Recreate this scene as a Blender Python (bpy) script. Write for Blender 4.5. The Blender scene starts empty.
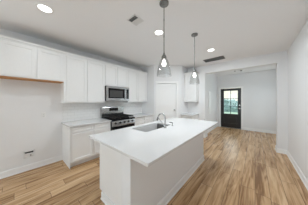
import bpy, bmesh, math, random
from mathutils import Vector, Matrix
random.seed(4)
S = bpy.context.scene
COL = S.collection
PI = math.pi
CEIL = 2.79

# ------------------------------------------------------------------ camera
cd = bpy.data.cameras.new('camera'); cam = bpy.data.objects.new('camera', cd); COL.objects.link(cam)
cam.location = (0, 0, 1.45)
cam.rotation_euler = (PI/2, 0, math.radians(40.55))
cd.sensor_width = 36; cd.lens = 118.06/308*36
cd.shift_y = -2.2/308; cd.clip_start = .05
S.camera = cam

# ------------------------------------------------------------------ world, lights, exposure
W = bpy.data.worlds.new('sky'); S.world = W; W.use_nodes = True
wn = W.node_tree.nodes; wl = W.node_tree.links
bg = wn['Background']
sky = wn.new('ShaderNodeTexSky'); sky.sky_type = 'HOSEK_WILKIE'; sky.turbidity = 5; sky.sun_direction = (-.3, .75, .6)
mixc = wn.new('ShaderNodeMix'); mixc.data_type = 'RGBA'; mixc.inputs[0].default_value = .75
wl.new(sky.outputs[0], mixc.inputs[6]); mixc.inputs[7].default_value = (.87, .955, 1, 1)
wl.new(mixc.outputs[2], bg.inputs[0]); bg.inputs[1].default_value = 3.3

def area(name, loc, rot, sx, sy, power, color=(1, 1, 1)):
    d = bpy.data.lights.new(name, 'AREA'); d.shape = 'RECTANGLE'; d.size = sx; d.size_y = sy
    d.energy = power; d.color = color
    o = bpy.data.objects.new(name, d); COL.objects.link(o); o.location = loc; o.rotation_euler = rot
    return o
# daylight lamps at unseen windows; left and entry ones added to brighten the rooms
area('daylight_rear_window', (-2.55, -4.56, 1.35), (PI/2, 0, 0), 1.5, 1.9, 11, (.75, .91, 1))
area('daylight_rear_window', (-.45, -4.56, 1.35), (PI/2, 0, 0), 1.5, 1.9, 11, (.75, .91, 1))
area('left_fill_light', (-3.54, -1.6, 1.45), (PI/2, 0, -PI/2), 1.8, 1.7, 5, (.75, .91, 1))
area('entry_fill_light', (.96, 5.95, 1.45), (PI/2, 0, PI/2), 1.2, 1.7, 4, (.75, .91, 1))
S.view_settings.view_transform = 'Standard'; S.view_settings.look = 'None'
S.view_settings.gamma = 1; S.view_settings.use_curve_mapping = False
S.view_settings.exposure = .2
try:
    S.cycles.use_denoising = True
    S.cycles.max_bounces = 10; S.cycles.diffuse_bounces = 7
except Exception: pass

# ------------------------------------------------------------------ materials
def mat(name, color, rough=.5, metal=0, **k):
    m = bpy.data.materials.new(name); m.use_nodes = True
    b = m.node_tree.nodes['Principled BSDF']
    b.inputs['Base Color'].default_value = (*color, 1); b.inputs['Roughness'].default_value = rough
    b.inputs['Metallic'].default_value = metal
    for kk, v in k.items(): b.inputs[kk.replace('_', ' ')].default_value = v
    n = m.node_tree.nodes; l = m.node_tree.links
    return m, n, l, b
def noisy(name, c1, c2, scale=40, rough=.5, metal=0, bump=0, stretch=(1, 1, 1), **k):
    m, n, l, b = mat(name, c1, rough, metal, **k)
    tc = n.new('ShaderNodeTexCoord'); mp = n.new('ShaderNodeMapping'); mp.inputs['Scale'].default_value = stretch
    t = n.new('ShaderNodeTexNoise'); t.inputs['Scale'].default_value = scale; t.inputs['Detail'].default_value = 4
    l.new(tc.outputs['Object'], mp.inputs[0]); l.new(mp.outputs[0], t.inputs[0])
    r = n.new('ShaderNodeValToRGB'); r.color_ramp.elements[0].position = .35; r.color_ramp.elements[1].position = .65
    r.color_ramp.elements[0].color = (*c1, 1); r.color_ramp.elements[1].color = (*c2, 1)
    l.new(t.outputs[0], r.inputs[0]); l.new(r.outputs[0], b.inputs['Base Color'])
    if bump:
        bp = n.new('ShaderNodeBump'); bp.inputs['Strength'].default_value = bump; bp.inputs['Distance'].default_value = .002
        l.new(t.outputs[0], bp.inputs['Height']); l.new(bp.outputs[0], b.inputs['Normal'])
    return m
def emit(name, color, s):
    m = bpy.data.materials.new(name); m.use_nodes = True; n = m.node_tree.nodes; n.clear()
    e = n.new('ShaderNodeEmission'); e.inputs[0].default_value = (*color, 1); e.inputs[1].default_value = s
    o = n.new('ShaderNodeOutputMaterial'); m.node_tree.links.new(e.outputs[0], o.inputs[0]); return m
def clear(name, tint, fac=.12, rough=.02, edge=.9):
    m = bpy.data.materials.new(name); m.use_nodes = True; n = m.node_tree.nodes; l = m.node_tree.links; n.clear()
    t = n.new('ShaderNodeBsdfTransparent'); t.inputs[0].default_value = (*tint, 1)
    g = n.new('ShaderNodeBsdfGlossy'); g.inputs['Roughness'].default_value = rough
    lw = n.new('ShaderNodeLayerWeight'); lw.inputs[0].default_value = .35
    mr = n.new('ShaderNodeMapRange'); mr.inputs[3].default_value = fac; mr.inputs[4].default_value = edge
    mx = n.new('ShaderNodeMixShader'); o = n.new('ShaderNodeOutputMaterial')
    l.new(lw.outputs[1], mr.inputs[0]); l.new(mr.outputs[0], mx.inputs[0])
    l.new(t.outputs[0], mx.inputs[1]); l.new(g.outputs[0], mx.inputs[2]); l.new(mx.outputs[0], o.inputs[0]); return m

M = {}
M['wall'] = noisy('wall_paint', (.79, .79, .795), (.805, .805, .81), 120, .85, bump=.05)
M['ceiling'] = noisy('ceiling_paint', (.86, .86, .865), (.88, .88, .885), 160, .95, bump=.12)
M['trim'] = noisy('trim_paint', (.86, .86, .855), (.88, .88, .875), 30, .35)
M['cab'] = noisy('cabinet_paint', (.835, .835, .83), (.85, .85, .845), 25, .38)
M['gapdark'] = noisy('cabinet_shadow_gap', (.45, .45, .44), (.5, .5, .49), 30, .8)
M['quartz'] = noisy('white_quartz', (.70, .70, .70), (.76, .76, .76), 260, .16)
M['ply'] = noisy('raw_plywood', (.42, .19, .06), (.55, .28, .1), 12, .6, stretch=(1, .15, 1))
M['steel'] = noisy('brushed_steel', (.34, .34, .34), (.50, .50, .495), 60, .24, 1, stretch=(1, .05, 1))
M['sinksteel'] = noisy('sink_steel', (.18, .18, .18), (.27, .27, .265), 50, .3, 1, stretch=(1, .1, 1))
M['chrome'] = noisy('satin_nickel', (.40, .40, .395), (.50, .50, .49), 40, .22, 1)
M['nickel'] = noisy('dark_nickel', (.2, .2, .195), (.27, .27, .26), 40, .32, .8)
M['blackglass'] = noisy('black_glass', (.006, .006, .007), (.009, .009, .01), 10, .12, Specular_IOR_Level=.2)
M['blackiron'] = noisy('black_iron', (.012, .012, .012), (.025, .025, .025), 60, .5)
M['greymesh'] = noisy('oven_screen', (.055, .055, .055), (.085, .085, .085), 300, .3, 0, 0, (1, 1, 1), Specular_IOR_Level=.25)
M['blackpaint'] = noisy('black_door_paint', (.014, .013, .014), (.02, .019, .02), 30, .3)
M['plastic'] = noisy('white_plastic', (.8, .8, .79), (.84, .84, .83), 30, .35)
M['vent'] = noisy('vent_shade_grey', (.30, .30, .295), (.35, .35, .345), 40, .5)
M['ventwhite'] = noisy('white_vent_metal', (.74, .74, .735), (.78, .78, .775), 40, .5)
M['openingshade'] = noisy('opening_shade', (.03, .03, .03), (.05, .05, .05), 20, .8)  # near-black colour stands in for the unlit depth of openings
M['grille'] = noisy('grille_metal', (.17, .17, .165), (.22, .22, .215), 40, .5)
M['glass'] = clear('clear_glass', (.93, .935, .935), .04, .06, .38)
M['doorglass'] = clear('tinted_door_glass', (.9, .93, .92), .04, .05, .4)
M['lens'] = emit('downlight_lens', (1, .985, .95), 5)
M['bulb'] = emit('bulb_glow', (1, .98, .93), 7)
M['lawn'] = noisy('lawn', (.30, .42, .31), (.42, .52, .40), 6, .9)
M['hedge'] = noisy('hedge_leaf', (.17, .26, .255), (.28, .36, .35), 5, .8, bump=.5)
M['siding'] = noisy('house_siding', (.82, .69, .58), (.86, .73, .62), 4, .8)
M['roof'] = noisy('roof_shingle', (.20, .17, .15), (.28, .25, .22), 30, .9)
M['concrete'] = noisy('concrete', (.55, .55, .53), (.64, .64, .62), 8, .9)
M['garage'] = noisy('garage_door_paint', (.75, .77, .76), (.8, .82, .81), 6, .5)

def wood_floor():
    m, n, l, b = mat('plank_floor', (.4, .25, .15), .27)
    tc = n.new('ShaderNodeTexCoord'); sp = n.new('ShaderNodeSeparateXYZ'); cb = n.new('ShaderNodeCombineXYZ')
    l.new(tc.outputs['Object'], sp.inputs[0]); l.new(sp.outputs[0], cb.inputs[1])
    # each row of planks is shifted by its own amount, so the butt joints stagger
    mths = []
    for op, v in (('DIVIDE', .178), ('FLOOR', 0), ('MULTIPLY', 2.399), ('SINE', 0)):
        k = n.new('ShaderNodeMath'); k.operation = op; k.inputs[1].default_value = v
        l.new(mths[-1].outputs[0] if mths else sp.outputs[0], k.inputs[0]); mths.append(k)
    ma = n.new('ShaderNodeMath'); ma.operation = 'MULTIPLY_ADD'; ma.inputs[1].default_value = 1.9
    l.new(mths[-1].outputs[0], ma.inputs[0]); l.new(sp.outputs[1], ma.inputs[2]); l.new(ma.outputs[0], cb.inputs[0])
    def brick(c1, c2, mortar):
        t = n.new('ShaderNodeTexBrick'); l.new(cb.outputs[0], t.inputs[0])
        t.offset = 0; t.offset_frequency = 2; t.squash = 1
        t.inputs['Color1'].default_value = (*c1, 1); t.inputs['Color2'].default_value = (*c2, 1)
        t.inputs['Mortar'].default_value = (*mortar, 1); t.inputs['Scale'].default_value = 1
        t.inputs['Mortar Size'].default_value = .0025; t.inputs['Mortar Smooth'].default_value = .2
        t.inputs['Brick Width'].default_value = 1.22; t.inputs['Row Height'].default_value = .178
        return t
    bv = brick((0, 0, 0), (1, 1, 1), (.5, .5, .5))
    # per-plank random value drives an offset of the grain noise and the plank's tone
    mp = n.new('ShaderNodeMapping'); mp.inputs['Scale'].default_value = (.8, 8, 1); l.new(cb.outputs[0], mp.inputs[0])
    ad = n.new('ShaderNodeVectorMath'); ad.operation = 'ADD'
    sc = n.new('ShaderNodeVectorMath'); sc.operation = 'SCALE'; sc.inputs['Scale'].default_value = 9
    l.new(bv.outputs[0], sc.inputs[0]); l.new(mp.outputs[0], ad.inputs[0]); l.new(sc.outputs[0], ad.inputs[1])
    g1 = n.new('ShaderNodeTexNoise'); g1.inputs['Scale'].default_value = 1.5; g1.inputs['Detail'].default_value = 6
    g1.inputs['Distortion'].default_value = 1.2; l.new(ad.outputs[0], g1.inputs[0])
    mp2 = n.new('ShaderNodeMapping'); mp2.inputs['Scale'].default_value = (2.5, 60, 1); l.new(cb.outputs[0], mp2.inputs[0])
    g2 = n.new('ShaderNodeTexNoise'); g2.inputs['Scale'].default_value = 1; g2.inputs['Detail'].default_value = 5
    l.new(mp2.outputs[0], g2.inputs[0])
    r = n.new('ShaderNodeValToRGB'); e = r.color_ramp.elements
    e[0].position = .28; e[0].color = (.22, .11, .042, 1); e[1].position = .75; e[1].color = (.70, .49, .295, 1)
    x = e.new(.5); x.color = (.51, .315, .157, 1)
    mixv = n.new('ShaderNodeMath'); mixv.operation = 'MULTIPLY_ADD'; mixv.inputs[1].default_value = .16
    l.new(bv.outputs[0], mixv.inputs[0])
    s2 = n.new('ShaderNodeMath'); s2.operation = 'MULTIPLY_ADD'; s2.inputs[1].default_value = .30
    l.new(g2.outputs[0], s2.inputs[0])
    s3 = n.new('ShaderNodeMath'); s3.operation = 'MULTIPLY_ADD'; s3.inputs[1].default_value = .98; s3.inputs[2].default_value = -.215
    l.new(g1.outputs[0], s3.inputs[0]); l.new(s3.outputs[0], s2.inputs[2]); l.new(s2.outputs[0], mixv.inputs[2])
    l.new(mixv.outputs[0], r.inputs[0])
    mm = n.new('ShaderNodeMix'); mm.data_type = 'RGBA'; l.new(bv.outputs['Fac'], mm.inputs[0])
    l.new(r.outputs[0], mm.inputs[6]); mm.inputs[7].default_value = (.09, .05, .03, 1)
    l.new(mm.outputs[2], b.inputs['Base Color'])
    bp = n.new('ShaderNodeBump'); bp.inputs['Strength'].default_value = .15; bp.inputs['Distance'].default_value = .002
    l.new(g2.outputs[0], bp.inputs['Height']); l.new(bp.outputs[0], b.inputs['Normal'])
    return m
M['floor'] = wood_floor()
def tile():
    m, n, l, b = mat('subway_tile', (.85, .85, .84), .18)
    tc = n.new('ShaderNodeTexCoord'); sp = n.new('ShaderNodeSeparateXYZ'); cb = n.new('ShaderNodeCombineXYZ')
    l.new(tc.outputs['Object'], sp.inputs[0]); l.new(sp.outputs[1], cb.inputs[0]); l.new(sp.outputs[2], cb.inputs[1])
    t = n.new('ShaderNodeTexBrick'); l.new(cb.outputs[0], t.inputs[0])
    t.inputs['Color1'].default_value = (.80, .80, .795, 1); t.inputs['Color2'].default_value = (.83, .83, .825, 1)
    t.inputs['Mortar'].default_value = (.68, .68, .67, 1); t.inputs['Scale'].default_value = 1
    t.inputs['Mortar Size'].default_value = .0025; t.inputs['Brick Width'].default_value = .152; t.inputs['Row Height'].default_value = .076
    l.new(t.outputs[0], b.inputs['Base Color']); return m
M['tile'] = tile()

# ------------------------------------------------------------------ builders
ORI = {}
class Fr:                     # a local frame: A runs along, B points out of the surface, z up
    def __init__(s, O, A, B): s.O = Vector((O[0], O[1], 0)); s.A = Vector((*A, 0)); s.B = Vector((*B, 0))
    def __call__(s, a, b, z): return s.O + s.A*a + s.B*b + Vector((0, 0, z))
WORLD = Fr((0, 0), (1, 0), (0, 1))
PX = Fr((0, 0), (0, 1), (1, 0))        # a = y, b = x   (faces +x)
NX = Fr((0, 0), (0, 1), (-1, 0))       # a = y, b = -x
NY = Fr((0, 0), (1, 0), (0, -1))       # a = x, b = -y
q = math.sqrt(.5)
DG = Fr((-2.91, 3.40), (q, q), (q, -q))
def bx(bm, a0, a1, b0, b1, z0, z1, fr=WORLD, bev=0):
    vs = [bm.verts.new(fr(a, b, z)) for z in (z0, z1) for b in (b0, b1) for a in (a0, a1)]
    fs = [(0, 2, 3, 1), (4, 5, 7, 6), (0, 1, 5, 4), (2, 6, 7, 3), (0, 4, 6, 2), (1, 3, 7, 5)]
    faces = [bm.faces.new([vs[i] for i in f]) for f in fs]
    if bev:
        es = list({e for f in faces for e in f.edges})
        bmesh.ops.bevel(bm, geom=es, offset=bev, segments=2, affect='EDGES', profile=.6)
def tube(bm, pts, r, n=12, cap=True, radii=None):
    pts = [Vector(p) for p in pts]; rings = []
    for i, p in enumerate(pts):
        d = (pts[min(i+1, len(pts)-1)] - pts[max(i-1, 0)]).normalized()
        u = d.orthogonal().normalized() if i == 0 else (u - d*u.dot(d)).normalized()
        v = d.cross(u); rr = radii[i] if radii else r
        rings.append([bm.verts.new(p + (u*math.cos(2*PI*k/n) + v*math.sin(2*PI*k/n))*rr) for k in range(n)])
    for a, b in zip(rings, rings[1:]):
        for k in range(n): bm.faces.new((a[k], a[(k+1) % n], b[(k+1) % n], b[k]))
    if cap: bm.faces.new(rings[0][::-1]); bm.faces.new(rings[-1])
def lathe(bm, prof, c=(0, 0, 0), n=32, close=False):
    rings = []
    for r, z in prof:
        if r < 1e-5: rings.append([bm.verts.new((c[0], c[1], c[2]+z))]*n)
        else: rings.append([bm.verts.new((c[0]+r*math.cos(2*PI*k/n), c[1]+r*math.sin(2*PI*k/n), c[2]+z)) for k in range(n)])
    pairs = list(zip(rings, rings[1:])) + ([(rings[-1], rings[0])] if close else [])
    for a, b in pairs:
        for k in range(n):
            vs = []
            for v in (a[k], a[(k+1) % n], b[(k+1) % n], b[k]):
                if v not in vs: vs.append(v)
            if len(vs) > 2: bm.faces.new(vs)
def B(): return bmesh.new()
def obj(name, bm, m, parent=None, smooth=False, label=None):
    bmesh.ops.recalc_face_normals(bm, faces=bm.faces[:])
    if parent is not None:
        o0 = ORI[parent]
        bmesh.ops.translate(bm, verts=bm.verts[:], vec=-o0)
    me = bpy.data.meshes.new(name); bm.to_mesh(me); bm.free(); me.materials.append(M[m] if isinstance(m, str) else m)
    if smooth:
        for p in me.polygons: p.use_smooth = True
        try: me.set_sharp_from_angle(angle=math.radians(40))
        except Exception: pass
    o = bpy.data.objects.new(name, me); COL.objects.link(o)
    if parent is not None: o.parent = parent; ORI[o] = o0
    else: ORI[o] = Vector((0, 0, 0))
    if label: o['label'] = label
    return o
def box(name, m, parent, *a, fr=WORLD, bev=0, label=None):
    bm = B(); bx(bm, *a, fr=fr, bev=bev); return obj(name, bm, m, parent, label=label)
def thing(name, loc, label, cat, group=None, kind=None):
    o = bpy.data.objects.new(name, None); COL.objects.link(o); o.location = loc; o.empty_display_size = .1
    ORI[o] = Vector(loc)
    if label: o['label'] = label
    if cat: o['category'] = cat
    if group: o['group'] = group
    if kind: o['kind'] = kind
    return o
def tag(o, label, cat, group=None):
    o['label'] = label; o['category'] = cat
    if group: o['group'] = group
    return o
def struct(name, bm, m): 
    o = obj(name, bm, m); o['kind'] = 'structure'; return o
def sbox(name, m, *a, fr=WORLD, bev=0):
    bm = B(); bx(bm, *a, fr=fr, bev=bev); return struct(name, bm, m)
def copy_thing(root, loc, label, group=None):
    def rec(o, par):
        c = o.copy(); COL.objects.link(c)
        if par: c.parent = par
        for ch in [x for x in list(bpy.data.objects) if x.parent == o]: rec(ch, c)
        return c
    c = rec(root, None); c.location = loc; c['label'] = label
    if group: c['group'] = group
    return c

# ------------------------------------------------------------------ the room shell
XL, XR, YB, YF, YR = -3.58, .665, 4.73, 7.30, -4.6
T = .12; JT = .30; OL, OR, OH = -1.46, .475, 2.49
XFL, XFR = -1.61, 1.0
bm = B(); bx(bm, XL-T, XFR+T, YR-T, YF+T, -.12, 0); struct('floor', bm, 'floor')
bm = B(); bx(bm, XL-T, XFR+T, YR-T, YF+T, CEIL, CEIL+.12); struct('ceiling', bm, 'ceiling')
# left wall with an unseen side window added behind the camera for light
bm = B()
for a in ((-.6, 4.85, 0, CEIL), (YR-T, -2.6, 0, CEIL), (-2.6, -.6, 0, .55), (-2.6, -.6, 2.35, CEIL)):
    bx(bm, a[0], a[1], -XL, -XL+T, a[2], a[3], fr=NX)
struct('wall_left', bm, 'wall')
sbox('wall_right', 'wall', XR, XR+T, YR-T, YB, 0, CEIL)
bm = B(); bx(bm, XL, OL, YB, YB+JT, 0, CEIL); bx(bm, OR, XFR+T, YB, YB+JT, 0, CEIL); bx(bm, OL, OR, YB, YB+JT, OH, CEIL)
struct('wall_back', bm, 'wall')
bm = B()
for a in ((XL-T, -3.4, 0, CEIL), (-1.7, -1.3, 0, CEIL), (.4, XR+T, 0, CEIL), (-3.4, -1.7, 0, .3), (-3.4, -1.7, 2.4, CEIL), (-1.3, .4, 0, .3), (-1.3, .4, 2.4, CEIL)):
    bx(bm, a[0], a[1], YR-T, YR, a[2], a[3])
struct('wall_rear', bm, 'wall')
def window(n, fr, a0, a1, b, z0, z1):
    w = thing('window_%d' % n, fr((a0+a1)/2, b, z0), None, None, kind='structure')
    bm = B(); f = .06
    bx(bm, a0, a1, b, b+.06, z0, z0+f, fr=fr); bx(bm, a0, a1, b, b+.06, z1-f, z1, fr=fr)
    bx(bm, a0, a0+f, b, b+.06, z0+f, z1-f, fr=fr); bx(bm, a1-f, a1, b, b+.06, z0+f, z1-f, fr=fr)
    bx(bm, a0+f, a1-f, b, b+.05, (z0+z1)/2-.02, (z0+z1)/2+.02, fr=fr)
    obj('window_frame', bm, 'trim', w)
    box('window_pane', 'glass', w, a0+f, a1-f, b+.02, b+.026, z0+f, (z0+z1)/2-.02, fr=fr)
    box('window_pane', 'glass', w, a0+f, a1-f, b+.02, b+.026, (z0+z1)/2+.02, z1-f, fr=fr)
FR = Fr((0, YR-.1), (1, 0), (0, 1))
window(1, FR, -3.4, -1.7, 0, .3, 2.4); window(2, FR, -1.3, .4, 0, .3, 2.4)
window(3, Fr((XL-.1, 0), (0, 1), (1, 0)), -2.6, -.6, 0, .55, 2.35)
window(4, Fr((XFR+.04, 0), (0, 1), (1, 0)), 5.25, 6.65, 0, .55, 2.35)  # unseen entry window, added to light the foyer
# pantry closet: short return, angled front with its doorway, side return
sbox('wall_pantry_left', 'wall', XL, -2.91, 3.40, 3.50, 0, CEIL)
bm = B(); L = .74/q; DH = 2.10
bx(bm, 0, .14, -.10, 0, 0, CEIL, fr=DG); bx(bm, .86, L, -.10, 0, 0, CEIL, fr=DG); bx(bm, .14, .86, -.10, 0, DH, CEIL, fr=DG)
struct('wall_pantry_front', bm, 'wall')
sbox('wall_pantry_right', 'wall', -2.27, -2.17, 4.14, YB, 0, CEIL)
# entry hall
sbox('wall_foyer_left', 'wall', XFL-T, XFL, YB+JT, YF+T, 0, CEIL)
bm = B()
for a in ((YB+JT, 5.25, 0, CEIL), (6.65, YF+T, 0, CEIL), (5.25, 6.65, 0, .55), (5.25, 6.65, 2.35, CEIL)):
    bx(bm, a[0], a[1], XFR, XFR+T, a[2], a[3], fr=PX)
struct('wall_foyer_right', bm, 'wall')
DX0, DX1, FH = -1.44, -.52, 2.09
bm = B(); bx(bm, XFL, DX0, YF, YF+T, 0, CEIL); bx(bm, DX1, XFR, YF, YF+T, 0, CEIL); bx(bm, DX0, DX1, YF, YF+T, FH, CEIL)
struct('wall_foyer_back', bm, 'wall')
# baseboards
def baseboard(name, fr, a0, a1, b, h=.115):
    bm = B(); bx(bm, a0, a1, b, b+.014, 0, h-.012, fr=fr); bx(bm, a0, a1, b, b+.009, h-.012, h, fr=fr)
    bx(bm, a0, a1, b+.014, b+.024, 0, .018, fr=fr); return bm
struct('baseboard_left', baseboard('', PX, YR, .735, XL), 'trim')
struct('baseboard_right', baseboard('', NX, YR, YB, -XR), 'trim')
bm = baseboard('', NY, OR, XR-.015, -YB); b2 = baseboard('', NX, YB-.014, YB+JT, -OR)
me = bpy.data.meshes.new('t'); b2.to_mesh(me); bm.from_mesh(me); struct('baseboard_back', bm, 'trim')
struct('baseboard_back_left', baseboard('', NY, -1.70, OL, -YB), 'trim')
struct('baseboard_foyer_left', baseboard('', PX, YB+JT, YF, XFL), 'trim')
struct('baseboard_foyer_back', baseboard('', NY, DX1+.08, XFR, -YF), 'trim')
struct('baseboard_pantry', baseboard('', DG, .96, L, 0), 'trim')

# ------------------------------------------------------------------ doors and their casings
def casing(n, fr, a0, a1, z1, b, w=.085):
    bm = B()
    bx(bm, a0-w, a0, b, b+.017, 0, z1, fr=fr, bev=.004); bx(bm, a1, a1+w, b, b+.017, 0, z1, fr=fr, bev=.004)
    bx(bm, a0-w, a1+w, b, b+.017, z1, z1+w, fr=fr, bev=.004)
    struct('trim_%d' % n, bm, 'trim')
casing(1, DG, .145, .855, DH-.005, 0)
casing(2, NY, DX0+.002, DX1-.002, FH-.005, -YF, .075)
# pantry door: five flat panels one above another
d = thing('door_1', DG(.5, -.03, .01), None, None, kind='structure')
bm = B(); a0, a1, z0, z1 = .15, .85, .01, DH-.015; st = .11; rl = .095; bo = -.045
bx(bm, a0, a0+st, bo, -.012, z0, z1, fr=DG); bx(bm, a1-st, a1, bo, -.012, z0, z1, fr=DG)
ph = (z1-z0-.06-6*rl)/5; z = z0
for k in range(6):
    h = rl + (.06 if k == 0 else 0)
    bx(bm, a0+st, a1-st, bo, -.012, z, z+h, fr=DG); z += h
    if k < 5: bx(bm, a0+st, a1-st, bo+.006, -.026, z, z+ph, fr=DG); z += ph
obj('door_panel', bm, 'trim', d)
bm = B()
c = DG(.79, -.012, 1.08); n_ = Vector((q, -q, 0))
tube(bm, [c, c+n_*.008], .028, 20); tube(bm, [c+n_*.008, c+n_*.04], .01, 12)
tube(bm, [c+n_*.034, c+n_*.042, c+n_*.056, c+n_*.064], 1, 20, radii=[.014, .026, .026, .012])
obj('door_knob', bm, 'chrome', d, True, 'round satin nickel knob')
# front door: black, six glass panes over one panel
d = thing('door_2', (-.98, YF+.05, .01), None, None, kind='structure')
x0, x1 = DX0+.01, DX1-.01; gx0, gx1, gz0, gz1 = -1.28, -.67, .74, 1.95; yd0, yd1 = YF+.03, YF+.075
bm = B()
bx(bm, x0, gx0, yd0, yd1, .02, FH-.02); bx(bm, gx1, x1, yd0, yd1, .02, FH-.02)
bx(bm, gx0, gx1, yd0, yd1, gz1, FH-.02); bx(bm, gx0, gx1, yd0, yd1, .62, gz0); bx(bm, gx0, gx1, yd0, yd1, .02, .24)
bx(bm, gx0, gx1, yd0+.014, yd1-.005, .24, .62)
bx(bm, gx0+.05, gx1-.05, yd0+.006, yd0+.016, .29, .57, bev=.004)
obj('door_panel', bm, 'blackpaint', d)
bm = B(); mw = .022
bx(bm, (gx0+gx1)/2-mw/2, (gx0+gx1)/2+mw/2, yd0+.004, yd1-.004, gz0, gz1)
for k in (1, 2):
    zz = gz0+(gz1-gz0)*k/3
    bx(bm, gx0, gx1, yd0+.006, yd1-.006, zz-mw/2, zz+mw/2)
obj('muntin_grid', bm, 'blackpaint', d)
for i in range(2):
    for k in range(3):
        xa = gx0+(gx1-gx0)*i/2; za = gz0+(gz1-gz0)*k/3
        box('glass_pane', 'doorglass', d, xa+.011, xa+(gx1-gx0)/2-.011, yd0+.02, yd0+.026, za+.011, za+(gz1-gz0)/3-.011)
for nm, zz in (('deadbolt', 1.20), ('door_lever', 1.04)):
    bm = B(); xh = -.585
    tube(bm, [(xh, yd0, zz), (xh, yd0-.012, zz)], .033, 20)
    if nm == 'deadbolt': tube(bm, [(xh, yd0-.012, zz), (xh, yd0-.03, zz)], .018, 16)
    else:
        tube(bm, [(xh, yd0-.012, zz), (xh, yd0-.045, zz)], .011, 12)
        tube(bm, [(xh+.01, yd0-.045, zz), (xh-.05, yd0-.05, zz), (xh-.105, yd0-.045, zz-.004)], .009, 12)
    obj(nm, bm, 'chrome', d, True, 'satin nickel %s' % nm.replace('_', ' '))
sbox('trim_3', 'nickel', DX0, DX1, YF, YF+T, 0, .018)
# white flush panel on the entry's left wall
t = thing('wall_panel', (XFL, 5.86, .83), 'tall narrow white panel on the left wall of the entry hall', 'wall panel')
box('panel_frame', 'trim', t, 5.70, 6.02, XFL, XFL+.018, .83, 1.85, fr=PX, bev=.004)
box('panel_door', 'plastic', t, 5.73, 5.99, XFL+.018, XFL+.026, .86, 1.82, fr=PX, bev=.003)

# ------------------------------------------------------------------ cabinets
def shaker(fr, a0, a1, z0, z1, b, t=.019, w=.058, rec=.012):
    bm = B(); g = .010; a0 += g; a1 -= g; z0 += g; z1 -= g
    if z1-z0 < .2: w = min(w, .038)
    bx(bm, a0, a0+w, b, b+t, z0, z1, fr=fr); bx(bm, a1-w, a1, b, b+t, z0, z1, fr=fr)
    bx(bm, a0+w, a1-w, b, b+t, z0, z0+w, fr=fr); bx(bm, a0+w, a1-w, b, b+t, z1-w, z1, fr=fr)
    bx(bm, a0+w, a1-w, b, b+t-rec, z0+w, z1-w, fr=fr)
    return bm
def upper(fr, a0, a1, back, face, z0, z1, doors, label, group, ply=False, under=None, wall_end=False):
    t = thing('wall_cabinet', fr((a0+a1)/2, back, z0), label, 'cabinet', group)
    bf = face-.02
    bm = B(); bx(bm, a0, a1, back, bf, z0+.012, z1, fr=fr); obj('body', bm, 'cab', t)
    bm = B(); bx(bm, a0, a1, back, bf, z0, z0+.012, fr=fr)
    obj('underside', bm, 'ply' if ply else 'cab', t, label='bare brown wood underside' if ply else None)
    for d0, d1 in zip(doors, doors[1:]): obj('door', shaker(fr, d0+.001, d1-.001, z0+(.012 if not ply else .014), z1-.004, bf), 'cab', t)
    bm = B(); bx(bm, a0, a1, back, bf+.012, z1, z1+.05, fr=fr); bx(bm, a0, a1, back, bf+.03, z1+.018, z1+.05, fr=fr, bev=0)
    obj('crown_moulding', bm, 'cab', t)
    return t
ZU0, ZU1 = 1.385, 2.495
GU = 'white wall cabinets'
UF = -3.25
upper(PX, -.22, .70, XL, UF, 1.855, ZU1, [-.20, .261, .70], 'white two-door wall cabinet with brown wood underside above the empty fridge space', GU, ply=True)
upper(PX, .70, 1.655, XL, UF, ZU0, ZU1, [.74, 1.18, 1.655], 'white two-door wall cabinet between the fridge space and the microwave', GU)
upper(PX, 1.655, 2.455, XL, UF, 1.872, ZU1, [1.655, 2.055, 2.455], 'short white two-door wall cabinet directly above the microwave', GU)
upper(PX, 2.455, 3.40, XL, UF, ZU0, ZU1, [2.455, 2.90, 3.365], 'white two-door wall cabinet between the microwave and the pantry wall', GU)
upper(NY, -2.168, -1.70, -YB, -4.40, ZU0, ZU1, [-2.14, -1.70], 'single-door white wall cabinet right of the pantry door', GU)

def base(fr, a0, a1, back, face, label, group, end_panel=False, drawers=1):
    t = thing('base_cabinet', fr((a0+a1)/2, back, 0), label, 'cabinet', group)
    bf = face-.02
    bm = B(); bx(bm, a0, a1, back, bf, .105, .885, fr=fr); obj('body', bm, 'cab', t)
    bm = B(); bx(bm, a0+(.018 if end_panel else 0), a1, back, bf-.065, 0, .105, fr=fr); obj('toe_kick', bm, 'cab', t)
    obj('drawer', shaker(fr, a0+(.02 if end_panel else .004), a1-.004, .745, .872, bf), 'cab', t)
    obj('door', shaker(fr, a0+(.02 if end_panel else .004), a1-.004, .115, .735, bf), 'cab', t)
    if end_panel: box('end_panel', 'cab', t, a0-.004, a0+.0, back, face-.004, 0, .885, fr=fr)
    return t
GB = 'white base cabinets along the range wall'
BF = -2.945
base(PX, .74, 1.215, XL, BF, 'white base cabinet at the end of the run beside the empty fridge space', GB, True)
base(PX, 1.215, 1.66, XL, BF, 'narrow white base cabinet just left of the range', GB)
base(PX, 2.45, 2.92, XL, BF, 'white base cabinet just right of the range', GB)
base(PX, 2.92, 3.398, XL, BF, 'white base cabinet against the pantry wall', GB)
base(NY, -2.168, -1.72, -YB, -4.13, 'small white base cabinet right of the pantry door', 'back corner cabinet')

# tops
def slab(name, a, label, group=None):
    bm = B(); bx(bm, *a, bev=.003); return tag(obj(name, bm, 'quartz'), label, 'countertop', group)
GC = 'white countertops'
slab('countertop', (XL+.001, -2.915, .712, 1.657, .885, .915), 'white countertop left of the range beside the empty fridge space', GC)
slab('countertop', (XL+.001, -2.915, 2.453, 3.398, .885, .915), 'white countertop between the range and the pantry wall', GC)
slab('countertop', (-2.168, -1.695, 4.095, YB-.001, .885, .915), 'small white countertop right of the pantry door', GC)
bm = B(); bx(bm, .73, 3.399, XL+.001, XL+.008, .916, 1.384, fr=PX); bx(bm, 1.66, 2.45, XL+.001, XL+.008, 1.384, 1.43, fr=PX)
tag(obj('backsplash', bm, 'tile'), 'white tile backsplash between the countertops and wall cabinets', 'backsplash')

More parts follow.
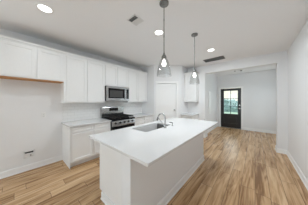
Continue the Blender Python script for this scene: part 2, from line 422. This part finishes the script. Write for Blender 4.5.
# ------------------------------------------------------------------ island
IX0, IX1, IY0, IY1 = -1.80, -.955, .83, 2.95
KX = -1.115; KY = .75
t = thing('kitchen_island', ((IX0+IX1)/2, (IY0+IY1)/2, 0), 'white kitchen island base in the middle of the floor', 'island')
bm = B()      # hollow carcass, so that the sink bowl hangs inside it
bx(bm, IX0, KX, IY0, 1.30, .105, .885); bx(bm, IX0, KX, 2.30, IY1, .105, .885)
bx(bm, IX0, KX, 1.30, 2.30, .105, .60); bx(bm, IX0, IX0+.018, 1.30, 2.30, .60, .885)
obj('cabinet_body', bm, 'cab', t)
bm = B(); bx(bm, IX0+.07, KX, IY0+.002, IY1-.002, 0, .105); obj('toe_kick', bm, 'cab', t)
bm = B(); bx(bm, KX, IX1, KY, IY1+.02, 0, .885, bev=.003); obj('knee_wall', bm, 'wall', t)
ys = [IY0+.005, 1.29, 1.77, 2.25, IY1-.005]
for y0, y1 in zip(ys, ys[1:]):
    obj('drawer', shaker(NX, y0, y1, .745, .872, -IX0), 'cab', t); obj('door', shaker(NX, y0, y1, .115, .735, -IX0), 'cab', t)
obj('baseboard', baseboard('', PX, KY-.014, IY1+.034, IX1), 'trim', t)
obj('baseboard', baseboard('', NY, KX, IX1+.014, -KY), 'trim', t)
obj('baseboard', baseboard('', NY, IX0+.075, KX, -IY0, .1), 'trim', t)
obj('baseboard', baseboard('', Fr((0, 0), (1, 0), (0, 1)), KX, IX1+.014, IY1+.02), 'trim', t)
# top with the sink cut-out
def holed_slab(x0, x1, y0, y1, hx0, hx1, hy0, hy1, z0, z1, rad=.025, ns=6):
    bm = B()
    def ring(z):
        out = []; inn = []
        for cx, cy, a, ox, oy in ((hx1-rad, hy1-rad, 0, x1, y1), (hx0+rad, hy1-rad, PI/2, x0, y1), (hx0+rad, hy0+rad, PI, x0, y0), (hx1-rad, hy0+rad, 3*PI/2, x1, y0)):
            out.append(bm.verts.new((ox, oy, z)))
            inn.append([bm.verts.new((cx+rad*math.cos(a+PI/2*k/ns), cy+rad*math.sin(a+PI/2*k/ns), z)) for k in range(ns+1)])
        return out, inn
    (o0, i0), (o1, i1) = ring(z0), ring(z1)
    for o, i in ((o0, i0), (o1, i1)):
        for c in range(4):
            n = (c+1) % 4
            for k in range(ns): bm.faces.new((o[c], i[c][k], i[c][k+1]))
            bm.faces.new((o[c], i[c][ns], i[n][0], o[n]))
    for c in range(4):
        n = (c+1) % 4
        bm.faces.new((o0[c], o0[n], o1[n], o1[c])); bm.faces.new((i0[c][ns], i0[n][0], i1[n][0], i1[c][ns]))
        for k in range(ns): bm.faces.new((i0[c][k], i0[c][k+1], i1[c][k+1], i1[c][k]))
    return bm
HX0, HX1, HY0, HY1 = -1.79, -1.385, 1.415, 2.21
HX0 = -1.785
tag(obj('island_countertop', holed_slab(-1.925, -.685, .722, 3.24, HX0, HX1, HY0, HY1, .885, .915), 'quartz'),
    'large white island countertop with the sink cut into it', 'countertop')
# sink bowl: one welded shell
t = thing('kitchen_sink', ((HX0+HX1)/2, (HY0+HY1)/2, .66), 'stainless steel undermount sink in the island countertop', 'sink')
def rrect(bm, x0, x1, y0, y1, z, rad, ns=6):
    v = []
    for cx, cy, a in ((x1-rad, y1-rad, 0), (x0+rad, y1-rad, PI/2), (x0+rad, y0+rad, PI), (x1-rad, y0+rad, 3*PI/2)):
        v += [bm.verts.new((cx+rad*math.cos(a+PI/2*k/ns), cy+rad*math.sin(a+PI/2*k/ns), z)) for k in range(ns+1)]
    return v
bm = B(); e = .004
rs = [rrect(bm, HX0-.01, HX1+.02, HY0-.02, HY1+.02, .884, .04), rrect(bm, HX0-e, HX1+e, HY0-e, HY1+e, .884, .028), rrect(bm, HX0-e+.004, HX1+e-.004, HY0, HY1, .70, .03),
      rrect(bm, HX0+.02, HX1-.02, HY0+.024, HY1-.024, .672, .05), rrect(bm, HX0+.1, HX1-.1, HY0+.2, HY1-.2, .668, .05)]
for a, b in zip(rs, rs[1:]):
    for k in range(len(a)): bm.faces.new((a[k], a[(k+1) % len(a)], b[(k+1) % len(a)], b[k]))
bm.faces.new(rs[-1])
rs2 = [rrect(bm, HX0-.01, HX1+.02, HY0-.02, HY1+.02, .880, .04), rrect(bm, HX0-e-.004, HX1+e+.004, HY0-e-.004, HY1+e+.004, .880, .03), rrect(bm, HX0-.008, HX1+.008, HY0-.008, HY1+.008, .664, .03)]
for a, b in zip([rs[0]]+rs2, rs2):
    for k in range(len(a)): bm.faces.new((a[k], b[k], b[(k+1) % len(a)], a[(k+1) % len(a)]))
bm.faces.new(rs2[-1][::-1])
bowl = obj('bowl', bm, 'sinksteel', t, True)
bm = B(); lathe(bm, [(0, .002), (.028, .002), (.034, .004), (.045, .006), (.048, .0)], ((HX0+HX1)/2, (HY0+HY1)/2, .669), 24)
obj('drain', bm, 'chrome', t, True)
# faucet
FX, FY = -1.325, 1.88
t = thing('kitchen_faucet', (FX, FY, .915), 'satin nickel gooseneck faucet with a lever handle behind the island sink', 'faucet')
bm = B(); tube(bm, [(FX, FY, .915), (FX, FY, .921)], .03, 24); tube(bm, [(FX, FY, .921), (FX, FY, .99)], .021, 20); obj('base', bm, 'chrome', t, True)
bm = B(); pts = [(FX, FY, .985), (FX, FY, 1.09)]
R_ = .088
for k in range(1, 13):
    a = PI*k/12*.93; pts.append((FX-R_+R_*math.cos(a), FY, 1.09+R_*1.05*math.sin(a)))
obj('spout', (tube(bm, pts, .0125, 14), bm)[1], 'chrome', t, True)
e_ = Vector(pts[-1]); dd = (Vector(pts[-1])-Vector(pts[-2])).normalized()
bm = B(); tube(bm, [e_-dd*.004, e_+dd*.01, e_+dd*.06, e_+dd*.075], 1, 16, radii=[.013, .0165, .0175, .013]); obj('spray_head', bm, 'nickel', t, True, 'darker spray head')
bm = B(); tube(bm, [(FX+.0, FY, .965), (FX, FY-.035, .972)], .013, 16); tube(bm, [(FX, FY-.028, .972), (FX-.05, FY-.05, 1.03), (FX-.115, FY-.06, 1.10)], .0065, 10); obj('handle', bm, 'chrome', t, True)
t = thing('soap_dispenser', (-1.31, 2.12, .915), 'small satin nickel soap dispenser beside the faucet', 'soap dispenser')
bm = B(); c = (-1.31, 2.12, .915); lathe(bm, [(0, 0), (.021, 0), (.021, .006), (.012, .012), (.012, .05), (0, .05)], c, 20); obj('base', bm, 'chrome', t, True)
bm = B(); tube(bm, [(-1.31, 2.12, .963), (-1.31, 2.12, .985)], .009, 12); tube(bm, [(-1.305, 2.12, .985), (-1.34, 2.12, .988), (-1.38, 2.12, .978)], .007, 10); obj('nozzle', bm, 'nickel', t, True)

# ------------------------------------------------------------------ range
RY0, RY1 = 1.66, 2.447; RX = -2.885
t = thing('gas_range', (-3.24, (RY0+RY1)/2, 0), 'stainless steel gas range with black cooktop between the base cabinets', 'range')
ya, yb = RY0+.004, RY1-.004
box('body', 'blackiron', t, ya, yb, XL+.02, RX-.03, .03, .90, fr=PX)
for y in (ya+.04, yb-.04):
    for x in (-3.48, -3.02): box('foot', 'blackiron', t, x-.02, x+.02, y-.02, y+.02, 0, .03)
dr = box('storage_drawer', 'steel', t, ya, yb, RX-.03, RX, .05, .20, fr=PX, bev=.004)
od = box('oven_door', 'steel', t, ya, yb, RX-.03, RX, .205, .60, fr=PX, bev=.004)
box('oven_door_glass', 'blackglass', od, ya+.004, yb-.004, RX-.03, RX+.003, .27, .725, fr=PX, bev=.002)
bm = B(); tube(bm, [(RX+.05, ya+.05, .615), (RX+.05, yb-.05, .615)], .012, 14)
for y in (ya+.09, yb-.09): tube(bm, [(RX, y, .615), (RX+.05, y, .615)], .009, 10)
obj('handle', bm, 'steel', od, True)
bm = B()
vs = [bm.verts.new(PX(y, x, z)) for y in (ya, yb) for x, z in ((RX-.05, .735), (RX+.012, .735), (RX+.012, .765), (RX-.004, .879), (RX-.05, .879))]
bm.faces.new(vs[:5]); bm.faces.new(vs[5:][::-1])
for k in range(5): bm.faces.new((vs[k], vs[5+k], vs[5+(k+1) % 5], vs[(k+1) % 5]))
cp = obj('control_panel', bm, 'steel', t)
for k in range(5):
    y = ya+.10+k*(yb-ya-.20)/4; c = Vector((RX+.002, y, .82)); nn = Vector((.99, 0, .15)).normalized()
    bm = B(); tube(bm, [c, c+nn*.008], .029, 20); tube(bm, [c+nn*.008, c+nn*.014, c+nn*.036, c+nn*.04], 1, 20, radii=[.023, .023, .019, .015])
    obj('knob', bm, 'blackiron', cp, True)
bm = B(); bx(bm, ya, yb, XL+.02, RX+.008, .880, .924, fr=PX, bev=.005); bx(bm, ya+.03, yb-.03, XL+.07, RX-.04, .922, .926, fr=PX)
ct = obj('cooktop', bm, 'blackglass', t)
for k in range(3):
    w = (yb-ya-.06)/3; y0 = ya+.03+k*w+.005; y1 = y0+w-.01; bm = B(); x0_, x1_ = -3.44, RX-.03; z0_, z1_ = .955, .983
    for y in (y0+.006, y1-.006): bx(bm, y-.006, y+.006, x0_, x1_, z0_, z1_, fr=PX)
    for x in (x0_+.006, (x0_+x1_)/2, x1_-.006): bx(bm, y0, y1, x-.006, x+.006, z0_, z1_, fr=PX)
    bx(bm, (y0+y1)/2-.006, (y0+y1)/2+.006, x0_, x1_, z0_, z1_, fr=PX)
    for y in (y0+.006, y1-.006):
        for x in (x0_+.006, x1_-.006): bx(bm, y-.007, y+.007, x-.007, x+.007, .922, z0_, fr=PX)
    obj('grate', bm, 'blackiron', ct)
for (y, x, r) in ((ya+.16, -3.33, .04), (ya+.16, -3.07, .05), ((ya+yb)/2, -3.2, .045), (yb-.16, -3.33, .04), (yb-.16, -3.07, .05)):
    bm = B(); lathe(bm, [(0, .016), (r*.7, .016), (r*.75, .012), (r, .010), (r, 0)], (x, y, .924), 24); obj('burner', bm, 'blackiron', ct, True)
bm = B(); bx(bm, ya, yb, XL+.015, -3.49, .90, 1.235, fr=PX, bev=.012)
bgd = obj('backguard', bm, 'steel', t)
box('vent_strip', 'blackiron', bgd, ya+.01, yb-.01, -3.49, -3.478, .93, 1.03, fr=PX)
box('display', 'blackglass', bgd, ya+.25, yb-.22, -3.49, -3.484, 1.11, 1.205, fr=PX, bev=.002)

# ------------------------------------------------------------------ microwave
t = thing('microwave', (-3.38, 2.055, 1.435), 'stainless steel over-the-range microwave with black door glass', 'microwave')
my0, my1, mf = 1.662, 2.448, -3.18; mz0, mz1 = 1.435, 1.865
box('body', 'blackiron', t, my0, my1, XL+.01, mf-.03, mz0, mz1, fr=PX)
box('front_frame', 'steel', t, my0, my1, mf-.03, mf, mz0, mz1, fr=PX, bev=.004)
dg = box('door_glass', 'blackglass', t, my0+.055, my0+.60, mf, mf+.004, mz0+.075, mz1-.06, fr=PX, bev=.001)
box('door_window', 'greymesh', dg, my0+.10, my0+.53, mf+.004, mf+.006, mz0+.105, mz1-.12, fr=PX)
cpn = box('control_panel', 'blackglass', t, my0+.665, my1-.02, mf, mf+.004, mz0+.06, mz1-.06, fr=PX, bev=.001)
bm = B()
for r_ in range(5):
    for c_ in range(3): bx(bm, my0+.675+c_*.028, my0+.695+c_*.028, mf+.004, mf+.006, mz0+.085+r_*.032, mz0+.103+r_*.032, fr=PX)
obj('keypad', bm, 'greymesh', cpn)
bm = B(); yy = my0+.632; tube(bm, [(mf+.04, yy, mz0+.05), (mf+.04, yy, mz1-.05)], .011, 14)
for zz in (mz0+.08, mz1-.08): tube(bm, [(mf, yy, zz), (mf+.04, yy, zz)], .007, 10)
obj('handle', bm, 'steel', t, True)
bm = B()
for k in range(18): bx(bm, my0+.05+k*.04, my0+.075+k*.04, mf, mf+.002, mz1-.03, mz1-.018, fr=PX)
obj('vent_slots', bm, 'vent', t)

# ------------------------------------------------------------------ wall fittings
t = thing('water_supply_box', (XL, .178, .262), 'small recessed water outlet box low on the fridge wall', 'outlet box')
bm = B(); y0, y1, z0, z1 = .10, .255, .262, .40
bx(bm, y0, y0+.015, XL, XL+.008, z0, z1, fr=PX); bx(bm, y1-.015, y1, XL, XL+.008, z0, z1, fr=PX)
bx(bm, y0, y1, XL, XL+.008, z0, z0+.02, fr=PX); bx(bm, y0, y1, XL, XL+.008, z1-.015, z1, fr=PX)
bx(bm, y0+.015, y1-.015, XL, XL+.003, z0+.02, z0+.09, fr=PX)
obj('frame', bm, 'ventwhite', t)
box('recess_shade', 'openingshade', t, y0+.015, y1-.015, XL, XL+.002, z0+.09, z1-.015, fr=PX)  # flat dark plate; shade inside the box is put into its colour
bm = B(); tube(bm, [(XL+.002, .2, z0+.045), (XL+.02, .2, z0+.045)], .009, 12); bx(bm, .192, .208, XL+.018, XL+.026, z0+.035, z0+.055, fr=PX); obj('valve', bm, 'chrome', t, True)
def outlet(fr, a, b, z, label, group='white outlets'):
    t = thing('wall_outlet', fr(a, b, z-.058), label, 'outlet', group)
    box('plate', 'plastic', t, a-.036, a+.036, b, b+.006, z-.058, z+.058, fr=fr, bev=.002)
    for s in (-1, 1):
        bm = B(); bx(bm, a-.017, a+.017, b+.006, b+.009, z+s*.024-.014, z+s*.024+.014, fr=fr, bev=.001); r = obj('receptacle', bm, 'ventwhite', t)
        bm = B()
        for u in (-.007, .007): bx(bm, a+u-.0015, a+u+.0015, b+.009, b+.0095, z+s*.024-.005, z+s*.024+.006, fr=fr)
        obj('slot', bm, 'openingshade', r)
outlet(PX, .40, XL, 1.12, 'white wall outlet in the middle of the fridge wall')

# ------------------------------------------------------------------ ceiling fittings
def downlight(x, y, label, watt, first=None):
    t = thing('recessed_ceiling_light', (x, y, CEIL), label, 'ceiling light', 'recessed ceiling lights')
    bm = B(); lathe(bm, [(.075, -.002), (.078, -.006), (.098, -.004), (.1, 0), (.075, 0)], (x, y, CEIL), 36, close=True); obj('trim_ring', bm, 'plastic', t, True)
    bm = B(); lathe(bm, [(0, -.003), (.0755, -.003), (.0755, 0), (0, 0)], (x, y, CEIL), 36); obj('lens', bm, 'lens', t, label='glowing round lens')
    d = bpy.data.lights.new('downlight_lamp', 'AREA'); d.shape = 'DISK'; d.size = .15; d.energy = watt; d.color = (.88, .955, 1)
    o = bpy.data.objects.new('downlight_lamp', d); COL.objects.link(o); o.location = (0, 0, -.012); o.parent = t
downlight(-2.33, .275, 'recessed ceiling light above the empty fridge space, largest in view', 5)
downlight(-1.442, 1.837, 'recessed ceiling light between the two pendants', 18)
downlight(-.891, 3.377, 'recessed ceiling light beside the dark return air grille', 22)
# supply register with two banks of angled slats
t = thing('ceiling_vent', (-1.52, 1.30, CEIL), 'small rectangular supply vent in the ceiling near the front pendant', 'vent')
vx0, vx1, vy0, vy1 = -1.62, -1.42, 1.20, 1.40
bm = B(); f = .014
bx(bm, vx0, vx1, vy0, vy0+f, CEIL-.008, CEIL); bx(bm, vx0, vx1, vy1-f, vy1, CEIL-.008, CEIL)
bx(bm, vx0, vx0+f, vy0, vy1, CEIL-.008, CEIL); bx(bm, vx1-f, vx1, vy0, vy1, CEIL-.008, CEIL); bx(bm, vx0, vx1, 1.287, 1.295, CEIL-.008, CEIL)
obj('frame', bm, 'ventwhite', t)
box('duct_opening', 'openingshade', t, vx0+f, vx1-f, vy0+f, vy1-f, CEIL-.001, CEIL)
def slats(n, y0, y1, tilt, m):
    bm = B(); st = (y1-y0)/n
    for k in range(n):
        yc = y0+st*(k+.5); h = st*.5
        v = [bm.verts.new(p) for p in ((vx0+f, yc-h, CEIL-.0015 if tilt > 0 else CEIL-.009), (vx1-f, yc-h, CEIL-.0015 if tilt > 0 else CEIL-.009),
             (vx1-f, yc+h*.9, CEIL-.009 if tilt > 0 else CEIL-.0015), (vx0+f, yc+h*.9, CEIL-.009 if tilt > 0 else CEIL-.0015))]
        f_ = bm.faces.new(v); r = bmesh.ops.extrude_face_region(bm, geom=[f_])
        bmesh.ops.translate(bm, verts=[x for x in r['geom'] if isinstance(x, bmesh.types.BMVert)], vec=(0, 0, .0012))
    obj('slats', bm, m, t)
bm = B()
for k in range(4): bx(bm, vx0+f, vx1-f, 1.218+k*.019, 1.222+k*.019, CEIL-.008, CEIL-.001)
obj('slats', bm, 'vent', t)  # greyer slats: the dark view into this bank is put into their colour
slats(5, 1.297, vy1-f, 1, 'ventwhite')
# return air grille
t = thing('return_air_grille', (-1.02, 4.195, CEIL), 'dark slatted return air grille in the ceiling before the entry opening', 'vent')
gx0_, gx1_, gy0, gy1 = -1.32, -.72, 4.04, 4.35
bm = B(); f = .018
bx(bm, gx0_, gx1_, gy0, gy0+f, CEIL-.01, CEIL); bx(bm, gx0_, gx1_, gy1-f, gy1, CEIL-.01, CEIL)
bx(bm, gx0_, gx0_+f, gy0, gy1, CEIL-.01, CEIL); bx(bm, gx1_-f, gx1_, gy0, gy1, CEIL-.01, CEIL)
obj('frame', bm, 'grille', t)
box('duct_opening', 'openingshade', t, gx0_+f, gx1_-f, gy0+f, gy1-f, CEIL-.001, CEIL)
bm = B()
for k in range(19): bx(bm, gx0_+f, gx1_-f, gy0+f+.006+k*.0142, gy0+f+.009+k*.0142, CEIL-.01, CEIL-.001)
obj('slats', bm, 'grille', t)
# small two-headed fixture in the entry
t = thing('entry_ceiling_fixture', (-.57, 6.38, CEIL), 'small ceiling fixture with two dark heads in the entry hall', 'ceiling light')
bm = B(); lathe(bm, [(0, -.018), (.05, -.018), (.062, -.01), (.065, 0)], (-.57, 6.38, CEIL), 28); obj('base', bm, 'plastic', t, True)
for s in (-1, 1):
    bm = B(); lathe(bm, [(0, -.055), (.03, -.055), (.036, -.045), (.03, -.012), (0, -.012)], (-.57+s*.11, 6.38+s*.05, CEIL), 20)
    tube(bm, [(-.57, 6.38, CEIL-.014), (-.57+s*.11, 6.38+s*.05, CEIL-.016)], .008, 8); obj('head', bm, 'nickel', t, True, 'dark metal head')

# pendants
def pendant(x, y, label):
    t = thing('pendant_light', (x, y, CEIL), label, 'pendant light', 'glass pendant lights over the island')
    Z = lambda z: (x, y, z)
    bm = B(); lathe(bm, [(0, -.03), (.012, -.03), (.03, -.026), (.055, -.024), (.062, -.02), (.064, 0), (0, 0)], Z(CEIL), 36); obj('canopy', bm, 'nickel', t, True)
    bm = B(); tube(bm, [Z(CEIL-.028), Z(2.09)], .006, 12)
    for zz in (2.56, 2.33): tube(bm, [Z(zz-.012), Z(zz+.012)], .008, 12)
    obj('rod', bm, 'nickel', t, True)
    bm = B(); lathe(bm, [(0, .085), (.010, .085), (.014, .06), (.022, .05), (.034, .03), (.036, .0), (.030, -.008), (0, -.008)], Z(2.02), 28); obj('socket_cap', bm, 'nickel', t, True)
    bm = B(); prof = [(.033, 2.03), (.046, 2.012), (.064, 1.975), (.079, 1.925), (.090, 1.87), (.098, 1.82), (.102, 1.785)]
    inner = [(r-.0035, z) for r, z in prof[::-1]]
    lathe(bm, prof+inner, (x, y, 0), 48, close=True); obj('glass_shade', bm, 'glass', t, True, 'clear flared glass shade')
    bm = B(); lathe(bm, [(0, .0), (.012, 0), (.014, -.02), (.016, -.03), (.026, -.05), (.029, -.066), (.024, -.084), (.013, -.095), (0, -.098)], Z(2.014), 24); obj('bulb', bm, 'bulb', t, True, 'glowing bulb')
pendant(-.952, 1.325, 'glass pendant light nearest the camera, over the sink end of the island')
pendant(-.936, 2.363, 'glass pendant light over the far end of the island')

# ------------------------------------------------------------------ outside the front door
bm = B(); bx(bm, -25, 20, YF+T, 45, -.30, -.15)
tag(obj('lawn', bm, 'lawn'), 'green lawn outside the front door', 'lawn')
bm = B(); bx(bm, -2.1, .2, YF+T, 9.0, -.15, -.02); tag(obj('porch_slab', bm, 'concrete'), 'concrete porch slab outside the front door', 'porch')
t = thing('neighbouring_house', (-4, 24, -.15), 'cream house across the lawn seen through the front door panes', 'house')
box('wall', 'siding', t, -11, 2, 24, 32, -.15, 4.2)
box('garage_door', 'garage', t, -8.6, -5.2, 23.93, 24, -.15, 2.3)
box('window', 'blackglass', t, -.6, .8, 23.95, 24, .9, 2.2)
bm = B(); vs = [bm.verts.new(p) for p in ((-11.5, 23.3, 4.2), (2.5, 23.3, 4.2), (2.5, 32.6, 4.2), (-11.5, 32.6, 4.2), (-10, 28, 7), (1, 28, 7))]
for f in ((0, 1, 5, 4), (2, 3, 4, 5), (1, 2, 5), (3, 0, 4), (3, 2, 1, 0)): bm.faces.new([vs[i] for i in f])
obj('roof', bm, 'roof', t)
rnd = random.Random(7)
bm = B(); bx(bm, -7, .5, 19.1, 19.8, -.15, 1.35)
for k in range(420):
    x = -7+rnd.random()*7.5; y = 18.95+rnd.random()*.85; r = .16+rnd.random()*.12
    mt = Matrix.Translation((x, y, -.0+rnd.random()*1.45)) @ Matrix.Diagonal((r, r*.8, r*.8, 1))
    bmesh.ops.create_icosphere(bm, subdivisions=2, radius=1, matrix=mt)
for v in bm.verts: v.co += Vector((rnd.uniform(-.05, .05), rnd.uniform(-.05, .05), rnd.uniform(-.05, .05))); v.co.z = max(v.co.z, -.15)
tag(obj('hedge', bm, 'hedge'), 'pale teal-green clipped hedge across the lawn seen through the front door panes', 'hedge')
